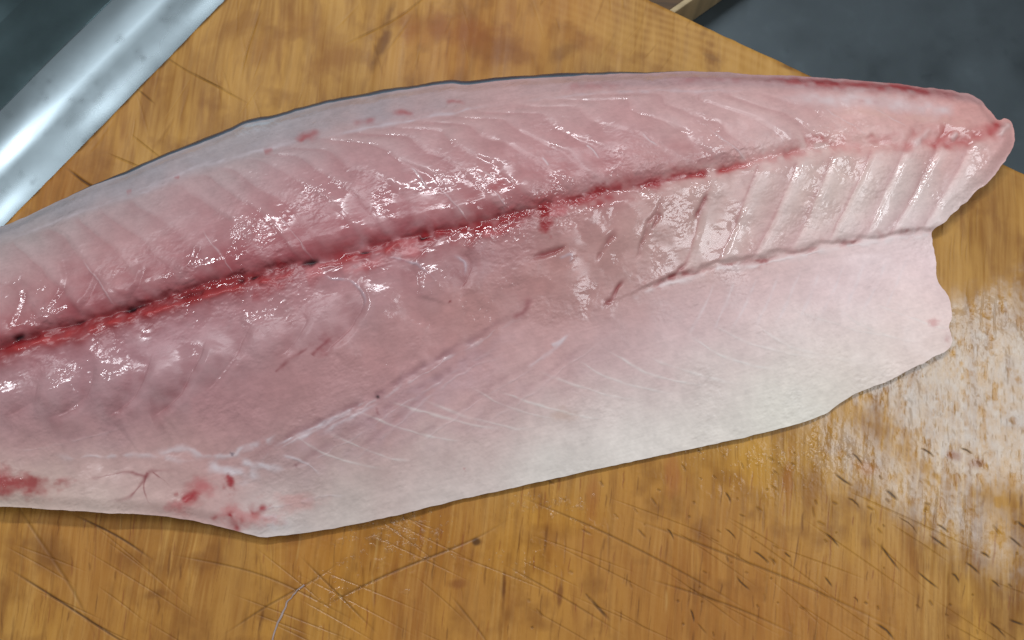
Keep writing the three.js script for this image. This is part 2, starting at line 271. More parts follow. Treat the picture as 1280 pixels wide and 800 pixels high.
  const o = (ringsY.length - 1) * N;
  for (const [a, b, c] of THREE.ShapeUtils.triangulateShape(top, [])) idx.push(o + a, o + b, o + c);
  const g = new THREE.BufferGeometry(); g.setAttribute('position', new THREE.Float32BufferAttribute(pos, 3)); g.setAttribute('uv', new THREE.Float32BufferAttribute(uv, 2)); g.setIndex(idx); g.computeVertexNormals();
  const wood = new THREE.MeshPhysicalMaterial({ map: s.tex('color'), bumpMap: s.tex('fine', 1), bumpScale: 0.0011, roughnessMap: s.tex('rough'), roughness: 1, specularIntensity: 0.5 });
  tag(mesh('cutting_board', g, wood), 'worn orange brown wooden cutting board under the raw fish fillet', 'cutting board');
}
// a second, darker piece of wood lying behind the board
{
  const E0 = at(815, 0, T), E1 = at(1005, 89, T), A0 = at(849, 16, T), l = Math.hypot(E1[0] - E0[0], E1[1] - E0[1]), e = [(E1[0] - E0[0]) / l, (E1[1] - E0[1]) / l], n = [e[1], -e[0]];
  const P = (a, b) => new THREE.Vector2(A0[0] + e[0] * a + n[0] * b, -(A0[1] + e[1] * a + n[1] * b));
  const block = new THREE.Group(); block.name = 'wooden_block'; scene.add(block);
  const slab = (pts, h) => { const g = new THREE.ExtrudeGeometry(new THREE.Shape(pts), { depth: h, bevelEnabled: true, bevelSize: 0.0008, bevelThickness: 0.0008, bevelSegments: 2, steps: 1 }); g.rotateX(-Math.PI / 2); g.translate(0, 0.0009, 0); const p = g.attributes.position, uv = g.attributes.uv; for (let i = 0; i < p.count; i++) uv.setXY(i, p.getX(i) * 6, p.getZ(i) * 6); return g; };
  const grain = (c0, c1) => new THREE.MeshStandardMaterial({ roughness: 0.65, map: noiseTexture(256, 0, (u, v) => { const k = clamp(0.5 + 1.2 * fbm(u * 6 + v * 3, v * 70, 4)); return c0.map((x, i) => x + (c1[i] - x) * k); }, THREE.SRGBColorSpace) });
  const body = slab([P(-0.006, 0.004), P(-0.12, 0.004), P(-0.12, 0.06), P(0.0215, 0.06)], 0.024);
  mesh('block_body', body, grain([0.20, 0.14, 0.07], [0.36, 0.26, 0.14]), block);
  const strip = slab([P(-0.0032, 0.004), P(-0.0046, 0.004), P(0.0229, 0.06), P(0.0243, 0.06)], 0.0255);
  mesh('pale_edge', strip, grain([0.58, 0.52, 0.40], [0.74, 0.66, 0.50]), block);
  tag(block, 'dark brown wooden block with pale edge on steel behind the board', 'wooden block');
}

// ------------------------------------------------------------------ the fish fillet
const outlinePx = [[-170, 322, 13], [-60, 296, 13], [0, 279, 13], [60, 253, 13], [100, 234, 13], [150, 215, 13], [200, 194, 13], [245, 177, 13], [285, 160, 13], [302, 151, 13], [340, 143, 13], [400, 127, 13], [470, 113, 13], [530, 103, 13], [565, 100, 13], [580, 102, 13], [620, 97, 13], [700, 92, 13], [800, 87, 12], [870, 85, 12], [940, 89, 12], [1000, 92, 11], [1060, 96, 11], [1120, 101, 11], [1180, 108, 10], [1214, 114, 10], [1228, 122, 10], [1238, 132, 10], [1252, 147, 10], [1260, 145, 11], [1268, 150, 11], [1271, 158, 11], [1270, 176, 10], [1263, 192, 10], [1250, 212, 9], [1228, 234, 8], [1200, 258, 7], [1180, 277, 7], [1166, 288, 6], [1166, 304, 5], [1170, 322, 5], [1170, 343, 5], [1178, 360, 5], [1188, 376, 5], [1190, 398, 5], [1186, 408, 4], [1190, 428, 4], [1180, 441, 4], [1168, 446, 4], [1150, 455, 3], [1110, 476, 3], [1060, 497, 3], [1042, 510, 2], [1034, 516, 2], [1000, 529, 3], [950, 542, 3], [870, 560, 3], [800, 575, 3], [720, 592, 3], [650, 608, 3], [560, 628, 3], [480, 648, 4], [420, 660, 4], [360, 669, 5], [325, 671, 7], [290, 663, 9], [250, 653, 11], [200, 645, 13], [140, 642, 14], [80, 638, 14], [0, 633, 14], [-60, 630, 14], [-170, 622, 14]];
const ctrl = [[-150, 380, 22], [-150, 480, 24], [-150, 570, 17], [0, 320, 19], [150, 260, 19], [300, 205, 19], [450, 160, 19], [620, 132, 18], [800, 118, 17], [1000, 118, 15], [1150, 124, 12],
  [0, 380, 25], [150, 315, 26], [300, 270, 27], [450, 225, 27], [620, 190, 26], [800, 165, 24], [950, 150, 20], [1100, 150, 16], [1220, 150, 12], [0, 440, 25], [150, 392, 25], [300, 350, 26], [450, 313, 26], [600, 282, 25], [740, 245, 24], [860, 218, 21], [980, 190, 18], [1100, 180, 15], [1230, 168, 12],
  [50, 500, 23], [200, 460, 24], [350, 410, 24], [500, 365, 23], [650, 330, 22], [780, 300, 20], [900, 275, 16], [1020, 255, 13], [1120, 245, 11], [1190, 225, 9], [0, 560, 16], [120, 565, 16], [250, 545, 17], [300, 590, 12], [400, 500, 19], [550, 440, 19], [700, 400, 17], [860, 360, 13], [1000, 330, 9], [1130, 305, 7],
  [330, 630, 9], [450, 590, 11], [600, 530, 12], [750, 480, 11], [900, 440, 9], [1050, 400, 7], [1140, 380, 5], [500, 630, 6], [700, 570, 6], [900, 520, 5], [1060, 460, 5]];
// thin plate spline through the measured thicknesses
const known = [...outlinePx.filter((_, i) => i % 2 === 0), ...ctrl].map(([x, y, h]) => [...at(x, y, T + h / 1000), h / 1000]);
const tps = (() => {
  const n = known.length, m = n + 3, A = [], U = (d2) => (d2 < 1e-12 ? 0 : d2 * Math.log(d2) * 0.5), S = 10;
  for (let i = 0; i < n; i++) { const row = new Float64Array(m + 1); for (let j = 0; j < n; j++) row[j] = U(((known[i][0] - known[j][0]) * S) ** 2 + ((known[i][1] - known[j][1]) * S) ** 2); row[i] += 0.004; row[n] = 1; row[n + 1] = known[i][0] * S; row[n + 2] = known[i][1] * S; row[m] = known[i][2]; A.push(row); }
  for (let k = 0; k < 3; k++) { const row = new Float64Array(m + 1); for (let j = 0; j < n; j++) row[j] = k === 0 ? 1 : known[j][k - 1] * S; A.push(row); }
  for (let c = 0; c < m; c++) { let p = c; for (let q = c + 1; q < m; q++) if (Math.abs(A[q][c]) > Math.abs(A[p][c])) p = q; [A[c], A[p]] = [A[p], A[c]]; for (let q = 0; q < m; q++) if (q !== c) { const f = A[q][c] / A[c][c]; if (f) for (let k = c; k <= m; k++) A[q][k] -= f * A[c][k]; } }
  const w = A.map((row, i) => row[m] / row[i]);
  return (x, z) => { let s = w[n] + w[n + 1] * x * S + w[n + 2] * z * S; for (let j = 0; j < n; j++) s += w[j] * U(((x - known[j][0]) * S) ** 2 + ((z - known[j][1]) * S) ** 2); return Math.max(0.0015, s); };
})();
const onFish = (px, py) => { let p = at(px, py, T + 0.015); for (let k = 0; k < 4; k++) p = at(px, py, T + tps(...p)); return p; };
const F = (pts, step = 0.002) => spline(pts.map(([x, y]) => onFish(x, y)), step);
const outline = spline(outlinePx.map(([x, y, h]) => at(x, y, T + h / 1000)), 0.0007).map(([x, z], i, a) => {
  const p = a[Math.max(0, i - 1)], q = a[Math.min(a.length - 1, i + 1)], l = Math.hypot(q[0] - p[0], q[1] - p[1]), nx = (q[1] - p[1]) / l, nz = -(q[0] - p[0]) / l, tail = sstep(0.155, 0.19, x);
  const w = 0.0004 * fbm(x * 180, z * 180, 4) + tail * 0.0008 * fbm(x * 260, z * 260, 3); return [x + nx * w, z + nz * w]; });
const fish = new Sheet(-0.29, -0.125, 0.225, 0.105, 2048);
const FW = fish.W, FH = fish.H;
const bloodPx = [[-170, 478], [-60, 455], [0, 440], [40, 424], [100, 407], [150, 393], [200, 378], [250, 362], [300, 350], [350, 339], [400, 326], [450, 314], [500, 301], [540, 293], [590, 284], [640, 270], [690, 257], [740, 244], [800, 232], [860, 219], [920, 206], [980, 193], [1030, 183], [1090, 178], [1150, 174], [1210, 170], [1262, 158], [1330, 145]];
const bloodLine = F(bloodPx, 0.003);
const tearPx = [[740, 392], [790, 368], [830, 352], [868, 340], [905, 330], [940, 326], [985, 316], [1030, 307], [1080, 299], [1130, 293], [1166, 288], [1260, 275]];
const ribPx = [[-170, 560], [-60, 570], [0, 574], [60, 570], [130, 574], [200, 572], [255, 578], [300, 580], [330, 562], [360, 545], [420, 510], [480, 478], [540, 446], [600, 416], [660, 400], [740, 392], ...tearPx.slice(1)];
const ribLine = F(ribPx, 0.003), tearLine = F(tearPx, 0.003);
const finPx = [[-170, 340], [0, 302], [60, 280], [130, 256], [200, 232], [270, 207], [330, 188], [400, 168], [470, 158], [560, 140], [650, 124], [760, 112], [870, 110], [960, 112], [1060, 117], [1160, 124], [1240, 133], [1330, 140]];
const finLine = F(finPx, 0.003);
const septaPx = [[[884, 236], [874, 268], [862, 312], [848, 346]], [[948, 206], [930, 250], [912, 296], [897, 326]], [[996, 202], [978, 246], [958, 288], [943, 318]], [[1042, 190], [1026, 228], [1008, 272], [988, 312]], [[1090, 186], [1074, 222], [1054, 262], [1034, 303]], [[1132, 182], [1116, 216], [1100, 250], [1080, 297]], [[1172, 180], [1158, 212], [1140, 246], [1112, 291]], [[1212, 178], [1196, 212], [1176, 246], [1150, 288]]];
const septa = septaPx.map((p) => F(p, 0.002));

// ---- distances that several layers need, on a coarse raster
const CQ = 4, CW = Math.ceil(FW / CQ) + 1, CH = Math.ceil(FH / CQ) + 1;
const coarse = () => new Float32Array(CW * CH), cB = coarse(), cBs = coarse(), cR = coarse(), cF = coarse(), cE = coarse(), cT = coarse(), cH = coarse();
const inside = (x, z) => { let c = false; for (let i = 0, j = outline.length - 1; i < outline.length; j = i++) { const a = outline[i], b = outline[j]; if ((a[1] > z) !== (b[1] > z) && x < (b[0] - a[0]) * (z - a[1]) / (b[1] - a[1]) + a[0]) c = !c; } return c; };
const outlineClosed = [...outline, outline[0]];
for (let j = 0; j < CH; j++) for (let k = 0; k < CW; k++) {
  const x = fish.x0 + (k * CQ + 0.5) * fish.q, z = fish.z0 + (j * CQ + 0.5) * fish.q, i = j * CW + k;
  const b = signedDist(bloodLine, x, z); cB[i] = b[0]; cBs[i] = b[1]; cR[i] = signedDist(ribLine, x, z)[0]; cF[i] = signedDist(finLine, x, z)[0]; cT[i] = signedDist(tearLine, x, z)[0];
  cE[i] = Math.abs(signedDist(outlineClosed, x, z)[0]) * (inside(x, z) ? 1 : -1); cH[i] = tps(x, z);
}
const cs = (buf, x, z) => { let u = (x - fish.x0) / fish.q - 0.5, v = (z - fish.z0) / fish.q - 0.5; u = clamp(u / CQ, 0, CW - 1.001); v = clamp(v / CQ, 0, CH - 1.001); const k = Math.floor(u), j = Math.floor(v), a = u - k, b = v - j, i = j * CW + k; return (buf[i] * (1 - a) + buf[i + 1] * a) * (1 - b) + (buf[i + CW] * (1 - a) + buf[i + CW + 1] * a) * b; };

// ---- flesh colour: measured spots, blended
const tints = [[-120, 380, 168, 136, 138], [-120, 520, 160, 122, 126], [-120, 610, 186, 172, 168],
  [30, 290, 150, 146, 148], [150, 240, 152, 146, 150], [260, 195, 158, 150, 152], [350, 160, 150, 148, 152], [450, 130, 160, 140, 140], [560, 118, 168, 142, 142], [700, 105, 174, 148, 148], [850, 98, 172, 140, 142], [1000, 104, 160, 106, 108], [1120, 110, 152, 90, 90], [1210, 122, 170, 116, 114],
  [40, 350, 168, 138, 140], [150, 300, 170, 140, 142], [260, 260, 172, 138, 142], [380, 215, 172, 138, 142], [500, 180, 176, 144, 148], [620, 155, 178, 146, 148], [740, 145, 182, 148, 150], [860, 135, 188, 158, 158], [980, 130, 200, 174, 174], [1100, 132, 206, 178, 176], [1190, 140, 206, 172, 170],
  [60, 400, 150, 98, 104], [160, 360, 156, 108, 112], [260, 320, 156, 104, 110], [360, 300, 156, 98, 104], [460, 262, 162, 112, 118], [560, 240, 168, 122, 126], [660, 215, 170, 122, 126], [760, 200, 174, 126, 130], [860, 185, 186, 146, 148], [960, 170, 194, 160, 160], [1080, 162, 206, 160, 156], [1180, 162, 202, 138, 132],
  [30, 480, 152, 118, 124], [110, 460, 150, 118, 126], [200, 430, 152, 118, 126], [300, 400, 156, 120, 126], [420, 370, 156, 120, 126], [520, 340, 156, 118, 124], [620, 320, 158, 118, 122], [700, 300, 162, 122, 122], [790, 280, 174, 140, 138], [870, 265, 186, 160, 156], [950, 250, 198, 176, 174], [1040, 240, 202, 186, 180], [1120, 230, 206, 192, 190], [1190, 220, 206, 194, 194],
  [40, 540, 160, 124, 128], [150, 530, 158, 120, 124], [260, 500, 158, 120, 124], [360, 450, 158, 120, 122], [470, 420, 160, 122, 122], [580, 385, 158, 118, 114], [690, 350, 160, 120, 116], [780, 330, 168, 132, 128], [870, 310, 180, 152, 146], [960, 290, 194, 166, 162],
  [60, 600, 168, 130, 130], [180, 600, 176, 148, 146], [260, 620, 172, 130, 130], [120, 632, 204, 194, 186], [230, 640, 196, 172, 168], [20, 628, 204, 196, 184],
  [360, 560, 164, 128, 130], [460, 510, 164, 126, 130], [560, 470, 164, 126, 130], [660, 430, 168, 132, 134], [760, 410, 178, 144, 146], [860, 380, 190, 160, 164], [950, 360, 200, 172, 176], [1050, 340, 208, 184, 188], [1140, 330, 214, 194, 198],
  [380, 620, 178, 156, 152], [480, 570, 176, 148, 146], [580, 530, 178, 148, 148], [680, 490, 184, 156, 156], [780, 460, 190, 166, 168], [880, 440, 198, 180, 180], [980, 420, 206, 192, 190], [1080, 400, 214, 198, 198], [1160, 400, 214, 190, 188],
  [340, 660, 206, 208, 208], [440, 640, 202, 196, 192], [560, 600, 206, 199, 196], [680, 570, 210, 208, 204], [780, 550, 216, 213, 209], [880, 520, 212, 208, 203], [980, 500, 208, 208, 200], [1080, 460, 212, 206, 198], [1150, 440, 214, 202, 196]].map(([x, y, r, g, b]) => { const q = x < 740 && y > 335 && y < 560 ? 1.06 : 1; return [...onFish(x, y), ...RGB(r * 1.08 * q, g * 1.055 * q, b * 1.03 * q)]; });
const cC = [coarse(), coarse(), coarse()];
for (let j = 0; j < CH; j++) for (let k = 0; k < CW; k++) {
  const x0 = fish.x0 + (k * CQ + 0.5) * fish.q, z0 = fish.z0 + (j * CQ + 0.5) * fish.q, x = x0 + 0.006 * fbm(x0 * 60, z0 * 60, 3), z = z0 + 0.006 * fbm(x0 * 60 + 30, z0 * 60, 3), i = j * CW + k;
  let W = 0, a = 0, b = 0, c = 0;
  for (const t of tints) { const d2 = (x - t[0]) ** 2 + (z - t[1]) ** 2, w = Math.exp(-d2 / (2 * 0.0145 ** 2)) + 1e-9; W += w; a += w * t[2]; b += w * t[3]; c += w * t[4]; }
  cC[0][i] = a / W; cC[1][i] = b / W; cC[2][i] = c / W;
}
const red = RGB(150, 34, 40), deepRed = RGB(104, 16, 24), white = RGB(226, 218, 218), pinkRed = RGB(178, 92, 94), darkClot = RGB(44, 12, 18);
fish.each((i, x, z) => {
  const s = fish, e = cs(cE, x, z); if (e < -0.004) { for (let k = 0; k < 3; k++) s.c[k][i] = 0.5; return; }
  const b = cs(cB, x, z), bs = cs(cBs, x, z), ft = cs(cF, x, z), rb = cs(cR, x, z), px = 640 + x / UPP;
  for (let k = 0; k < 3; k++) s.c[k][i] = cs(cC[k], x, z);
  if (ft < 0.003) s.mix(i, RGB(150, 150, 157), (0.38 + 0.3 * fbm(x * 70, z * 110, 3)) * sstep(0.004, -0.004, ft) * sstep(640, 480, px)); if (ft < 0.001) s.mix(i, RGB(148, 128, 132), 0.4 * sstep(0.001, -0.003, ft) * sstep(560, 800, px));
  const n1 = fbm(x * 120, z * 120, 4), n2 = fbm(x * 380 + 7, z * 380, 3), fib = fbm((x * 0.97 - z * 0.26) * 160, (z * 0.97 + x * 0.26) * 1300, 3);
  const n3 = fbm((x * 0.9 + z * 0.3) * 900, (z * 0.9 - x * 0.3) * 1500, 2), m = 1 + 0.09 * n1 + 0.08 * n2 + 0.05 * fib + 0.07 * n3; for (let k = 0; k < 3; k++) s.c[k][i] *= m;
  // blood soaked flesh beside the spine line, mostly on the back side
  const strong = sstep(1010, 800, px), soak = Math.exp(-Math.max(0, -b) / 0.0085) * (b < 0 ? 1 : Math.exp(-b / 0.002)) * strong;
  s.mix(i, red, clamp(soak * (0.30 + 1.1 * fbm(x * 130 + 3, z * 170, 4) + 0.5 * sstep(620, 250, px) * 0.4)) * 0.85);
  const halo = Math.exp(-Math.abs(b + 0.004) / 0.012) * strong; s.mix(i, RGB(150, 60, 70), halo * clamp(0.15 + fbm(x * 70 + 9, z * 90, 3)) * 0.6);
  // relief
  let h = cs(cH, x, z); const flat = sstep(-0.004, 0.012, rb) * sstep(380, 560, px);
  h -= 0.0022 * (1 - sstep(0, 0.006, e)) * sstep(0.004, 0.010, h);
  h += (0.0011 - 0.0007 * flat) * fbm(x * 55, z * 55, 2) + (0.00048 - 0.00040 * flat) * fbm(x * 130 + 9, z * 130, 2);
  const groove = Math.exp(-((b / 0.0035) ** 2)) * sstep(1240, 1000, px); h -= 0.0016 * groove;
  h += 0.0012 * Math.exp(-(((b + 0.009) / 0.005) ** 2)) * sstep(1000, 700, px);
  if (ft < 0) h -= 0.10 * Math.min(-ft, 0.02) * sstep(0, 0.01, -ft);
  const t = cs(cT, x, z) + 0.0022 * fbm(x * 140, z * 140, 3), onTear = sstep(720, 850, px); h += 0.0011 * onTear * (t < 0 ? Math.exp(t / 0.02) * sstep(0, -0.0016, t) : 0);
  s.big[i] = h;
  const wetness = 0.5 + 0.5 * fbm(x * 45 + 50, z * 45, 3);
  const clump = sstep(-0.2, 0.3, fbm(x * 75 + 20, z * 75, 3)); s.fine[i] = (1 - 0.35 * flat) * ((0.16 + 0.34 * clump) * fbm((x * 0.9 - z * 0.43) * 480, (z * 0.9 + x * 0.43) * 700, 2) + 0.14 * clump * fbm(x * 1300, z * 1300, 2)) + 0.05 * fib;
  const pool = sstep(-0.15, 0.22, fbm(x * 95 + 31, z * 95, 2)); s.rough[i] = 0.40 + 0.06 * n1 - 0.26 * pool * (1 - 0.6 * flat) + 0.08 * flat;
});

const J = rng(77);
// coloured stroke with soft sides; taper at both ends
const wob = (line, amp) => { const p = J() * 50; return line.map(([x, z]) => [x + amp * fbm(x * 160 + p, z * 160, 3), z + amp * fbm(x * 160, z * 160 + p, 3)]); };
const ink = (pts, w, col, a, o = {}) => { const line = wob(F(pts, 0.001), o.wob ?? 0.0014); const ph = J() * 100, rag = o.rag ?? 0.5;
  fish.stroke(line, w * 2.4, (i, d, t) => { const x = fish.x0 + (i % FW) * fish.q, z = fish.z0 + Math.floor(i / FW) * fish.q, br = 1 + rag * noise(x * 220 + ph, z * 220) + 0.3 * rag * noise(x * 700, z * 700 + ph), e = sstep(0, o.t0 ?? 0.2, t) * sstep(1, 1 - (o.t1 ?? 0.3), t), v = clamp(0.75 + rag * 1.1 * noise(x * 300, z * 300 + ph)), k = e * v * Math.exp(-((d / (w * Math.max(0.25, br))) ** 2)); fish.mix(i, col, a * k); if (o.big) fish.big[i] += o.big * k; if (o.fine) fish.fine[i] += 0.5 * o.fine * k; }); };
// a shingle: flesh steps down across the line and climbs back
const step = (pts, A, reach, dir, wb = 0.001, edge = 0.0018) => { const line = wob(F(pts, 0.0015), wb); fish.stroke(line, reach * 3, (i, d, t, sd) => { const e = sstep(0, 0.2, t) * sstep(1, 0.8, t), s = sd * dir * d; fish.big[i] += e * A * (s > 0 ? Math.exp(-s / reach) * sstep(0, edge, s) : -0.4 * Math.exp(s / (reach * 0.5))); }); };

// muscle segments of the tail
septaPx.forEach((p, k) => { ink(p, 0.0007, RGB(166, 98, 100), 0.22 + 0.15 * J(), { t0: 0.02, t1: 0.2, wob: 0.0006, rag: 0.6 }); });
// each muscle segment swells behind its seam and thins out towards the next one: a sawtooth across the whole segment
const saw = (u) => sstep(0, 0.24, u) * (1 - 0.95 * sstep(0.2, 1, u)), fold = (i, u, k, A, dark, aDark, pale, aPale) => { fish.big[i] += A * k * saw(u); fish.mix(i, dark, aDark * k * clamp(sstep(0.5, 1, u) + sstep(0.10, 0, u))); fish.mix(i, pale, aPale * k * sstep(0.04, 0.2, u) * sstep(0.6, 0.25, u)); };  // dark and pale put the shading of each segment into the colour
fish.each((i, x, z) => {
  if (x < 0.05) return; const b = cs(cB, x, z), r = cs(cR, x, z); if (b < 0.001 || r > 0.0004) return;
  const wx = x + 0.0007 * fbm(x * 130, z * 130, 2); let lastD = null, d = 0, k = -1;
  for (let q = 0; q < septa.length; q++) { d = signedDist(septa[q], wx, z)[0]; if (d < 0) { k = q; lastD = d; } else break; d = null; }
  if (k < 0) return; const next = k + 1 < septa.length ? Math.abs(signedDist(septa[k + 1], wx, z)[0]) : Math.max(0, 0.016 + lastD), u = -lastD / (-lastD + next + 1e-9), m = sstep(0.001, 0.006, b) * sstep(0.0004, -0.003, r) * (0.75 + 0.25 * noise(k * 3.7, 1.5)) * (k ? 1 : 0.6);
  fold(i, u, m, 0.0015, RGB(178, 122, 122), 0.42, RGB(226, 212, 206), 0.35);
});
// the same on the back loin, where the seams sweep down and back to the spine
const toPx = (x, y, z) => { const dx = x - camera.position.x, dy = y - camera.position.y, dz = z - camera.position.z, w = -(dx * back.x + dy * back.y + dz * back.z), f = 400 / Math.tan(THREE.MathUtils.degToRad(FOV / 2)); return [640 + f * (dx * right.x + dy * right.y + dz * right.z) / w, 400 - f * (dx * up.x + dy * up.y + dz * up.z) / w]; };
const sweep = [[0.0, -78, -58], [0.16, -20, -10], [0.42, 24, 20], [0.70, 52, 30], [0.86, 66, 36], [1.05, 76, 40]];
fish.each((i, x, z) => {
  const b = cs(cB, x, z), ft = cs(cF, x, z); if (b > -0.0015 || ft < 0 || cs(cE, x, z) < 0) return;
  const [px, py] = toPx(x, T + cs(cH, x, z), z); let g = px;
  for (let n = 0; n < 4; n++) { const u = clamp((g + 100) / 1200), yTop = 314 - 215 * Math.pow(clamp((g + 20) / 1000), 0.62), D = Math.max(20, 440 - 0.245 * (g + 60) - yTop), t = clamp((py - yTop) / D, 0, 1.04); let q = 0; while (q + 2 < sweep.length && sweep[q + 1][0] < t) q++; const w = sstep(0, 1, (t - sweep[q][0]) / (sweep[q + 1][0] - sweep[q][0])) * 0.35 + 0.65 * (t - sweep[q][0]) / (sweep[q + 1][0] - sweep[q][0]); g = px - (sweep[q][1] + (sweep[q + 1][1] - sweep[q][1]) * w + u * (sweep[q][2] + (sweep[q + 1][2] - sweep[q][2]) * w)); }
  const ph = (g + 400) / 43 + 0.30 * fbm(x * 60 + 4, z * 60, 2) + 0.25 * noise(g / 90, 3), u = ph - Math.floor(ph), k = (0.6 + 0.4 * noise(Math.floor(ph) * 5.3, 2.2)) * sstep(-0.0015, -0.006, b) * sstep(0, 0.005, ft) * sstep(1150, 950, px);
  fold(i, u, k, 0.00075, RGB(150, 88, 92), 0.30, RGB(204, 178, 178), 0.22);  // valleys painted darker and crests paler, as shading
});
for (const [p, a] of [[[[830, 240], [822, 262], [806, 296], [790, 330]], 0.4], [[[772, 284], [758, 306], [744, 330]], 0.5], [[[782, 346], [768, 366], [750, 387]], 0.95], [[[858, 326], [838, 346], [818, 362]], 0.9], [[[886, 240], [878, 256], [868, 276]], 0.8], [[[828, 262], [818, 280], [810, 294]], 0.6], [[[712, 304], [690, 316], [660, 324]], 0.8]]) { ink(p, 0.0010, RGB(140, 56, 58), a, { soft: 1.4, big: -0.0010 }); }
// scalloped segments left of the belly loin, with painted shadow bands and lit sides
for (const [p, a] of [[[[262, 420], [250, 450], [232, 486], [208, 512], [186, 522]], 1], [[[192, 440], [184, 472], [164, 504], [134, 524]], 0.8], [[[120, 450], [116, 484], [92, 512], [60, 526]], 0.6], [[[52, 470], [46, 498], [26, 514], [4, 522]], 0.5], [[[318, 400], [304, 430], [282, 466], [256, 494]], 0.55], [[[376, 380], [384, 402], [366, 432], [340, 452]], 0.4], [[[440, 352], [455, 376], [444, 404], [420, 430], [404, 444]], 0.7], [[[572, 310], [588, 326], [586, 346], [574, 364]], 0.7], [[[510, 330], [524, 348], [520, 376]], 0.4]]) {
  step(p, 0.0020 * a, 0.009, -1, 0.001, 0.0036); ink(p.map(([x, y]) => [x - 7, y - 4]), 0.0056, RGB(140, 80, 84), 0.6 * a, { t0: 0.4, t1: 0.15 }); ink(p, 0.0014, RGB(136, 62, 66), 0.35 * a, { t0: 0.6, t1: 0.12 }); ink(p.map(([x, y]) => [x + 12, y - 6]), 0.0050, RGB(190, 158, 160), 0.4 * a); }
for (const p of [[[405, 345], [440, 352], [456, 372], [450, 396]], [[480, 322], [520, 330], [548, 352]], [[565, 318], [580, 326], [582, 346]], [[700, 322], [715, 316], [712, 330]]]) ink(p, 0.0005, RGB(196, 186, 196), 0.5, { fine: 0.8 });
// back loin septa, leaning down and right to the spine
for (let k = 0; k < 26; k++) {
  const x = -120 + 48 * k + 8 * J(), u = clamp((x + 100) / 1200), yTop = 306 - 215 * Math.pow(clamp((x + 20) / 1000), 0.62) + 8, bl = 440 - 0.245 * (x + 60), D = bl - yTop;
  const p = [[x - 70 - 50 * u, yTop + 4 + 12 * (1 - u)], [x - 20 - 10 * u, yTop + D * 0.16], [x + 24 + 20 * u, yTop + D * 0.42], [x + 52 + 30 * u, yTop + D * 0.70], [x + 66 + 36 * u, yTop + D * 0.86]];
  if (J() < 0.35) ink(p.slice(2), 0.0003, RGB(216, 200, 202), 0.4, { fine: 0.6 });
}
for (const p of [[[510, 206], [526, 224], [540, 242]], [[594, 210], [612, 220], [625, 230]], [[732, 180], [744, 190], [752, 198]], [[676, 196], [686, 206]], [[800, 165], [812, 178], [824, 184]]]) ink(p, 0.0004, RGB(214, 200, 202), 0.6, { fine: 0.8 });
// left back loin: soft vertical folds above the spine
for (const p of [[[20, 340], [30, 370], [20, 410]], [[78, 318], [82, 350], [64, 390]], [[128, 330], [118, 360], [96, 396]], [[182, 330], [176, 352], [160, 378]], [[250, 300], [246, 322], [230, 350]]]) { ink(p, 0.0030, RGB(140, 72, 78), 0.35, { soft: 2 }); step(p, 0.0008, 0.007, 1); }
// the seam between back loin and fin muscle
for (const [p, a] of [[[[0, 303], [60, 281], [130, 256], [200, 232], [240, 212]], 0.35], [[[150, 246], [200, 226], [262, 204], [330, 188], [400, 168]], 0.45], [[[390, 172], [470, 158], [560, 142], [640, 128]], 0.5], [[[640, 128], [760, 116], [870, 114], [960, 116]], 0.3]]) ink(p, 0.0009, RGB(200, 190, 196), a, { soft: 2, fine: 0.5 });
for (const [p, w, a] of [[[[372, 180], [388, 168], [400, 172]], 0.0022, 0.7], [[[330, 192], [342, 188]], 0.0012, 0.6], [[[440, 154], [462, 151], [472, 150]], 0.0014, 0.5], [[[490, 142], [505, 140], [520, 142]], 0.0016, 0.6], [[[555, 128], [575, 127], [584, 130]], 0.0014, 0.5], [[[216, 221], [224, 219]], 0.0010, 0.5], [[[158, 240], [166, 238]], 0.0012, 0.4], [[[690, 112], [740, 106], [790, 106]], 0.0022, 0.3], [[[820, 104], [880, 98], [960, 100]], 0.0022, 0.35], [[[930, 97], [1000, 101], [1060, 105], [1140, 111], [1200, 118], [1230, 127]], 0.0030, 0.9], [[[1000, 98], [1080, 103], [1180, 112]], 0.0012, 0.6], [[[1070, 124], [1090, 126], [1104, 129]], 0.0012, 0.4]]) ink(p, w, RGB(158, 58, 60), a, { t0: 0.25, t1: 0.3 });
ink([[960, 122], [1040, 124], [1120, 130], [1200, 140]], 0.0036, RGB(216, 198, 198), 0.8, { rag: 0.3, t0: 0.3, t1: 0.1 });
ink([[1030, 140], [1100, 142], [1170, 150], [1230, 158]], 0.0018, RGB(214, 172, 160), 0.5, { soft: 2, fine: 0.5 });
const bulge = (pts, w, A) => fish.stroke(F(pts, 0.001), w * 2.6, (i, d, t) => { fish.big[i] += A * sstep(0, 0.45, t) * sstep(1, 0.55, t) * Math.exp(-((d / w) ** 2)); });
for (const [x, y, a] of [[2, 498, 1], [68, 490, 1], [138, 482, 1], [206, 468, 1], [266, 448, 0.9], [330, 426, 0.8], [394, 402, 0.7], [470, 378, 0.5], [540, 352, 0.5]]) { const p = [[x + 22, y - 40], [x + 10, y - 8], [x - 8, y + 20], [x - 30, y + 40]]; bulge(p, 0.0085, 0.0030 * a); ink(p, 0.0062, RGB(184, 152, 154), 0.38 * a, { rag: 0.2 }); }  // bulges also painted lighter on top, as if lit
for (let k = 0; k < 9; k++) ink([[288 + 6 * k, 161 - 2 * k], [294 + 6 * k, 168 - 2 * k], [302 + 6 * k, 172 - 2 * k]], 0.0006, RGB(190, 200, 208), 0.22, { fine: 0.8, wob: 0.0012 });
ink([[300, 155], [322, 151], [344, 147]], 0.0014, RGB(176, 196, 210), 0.6);
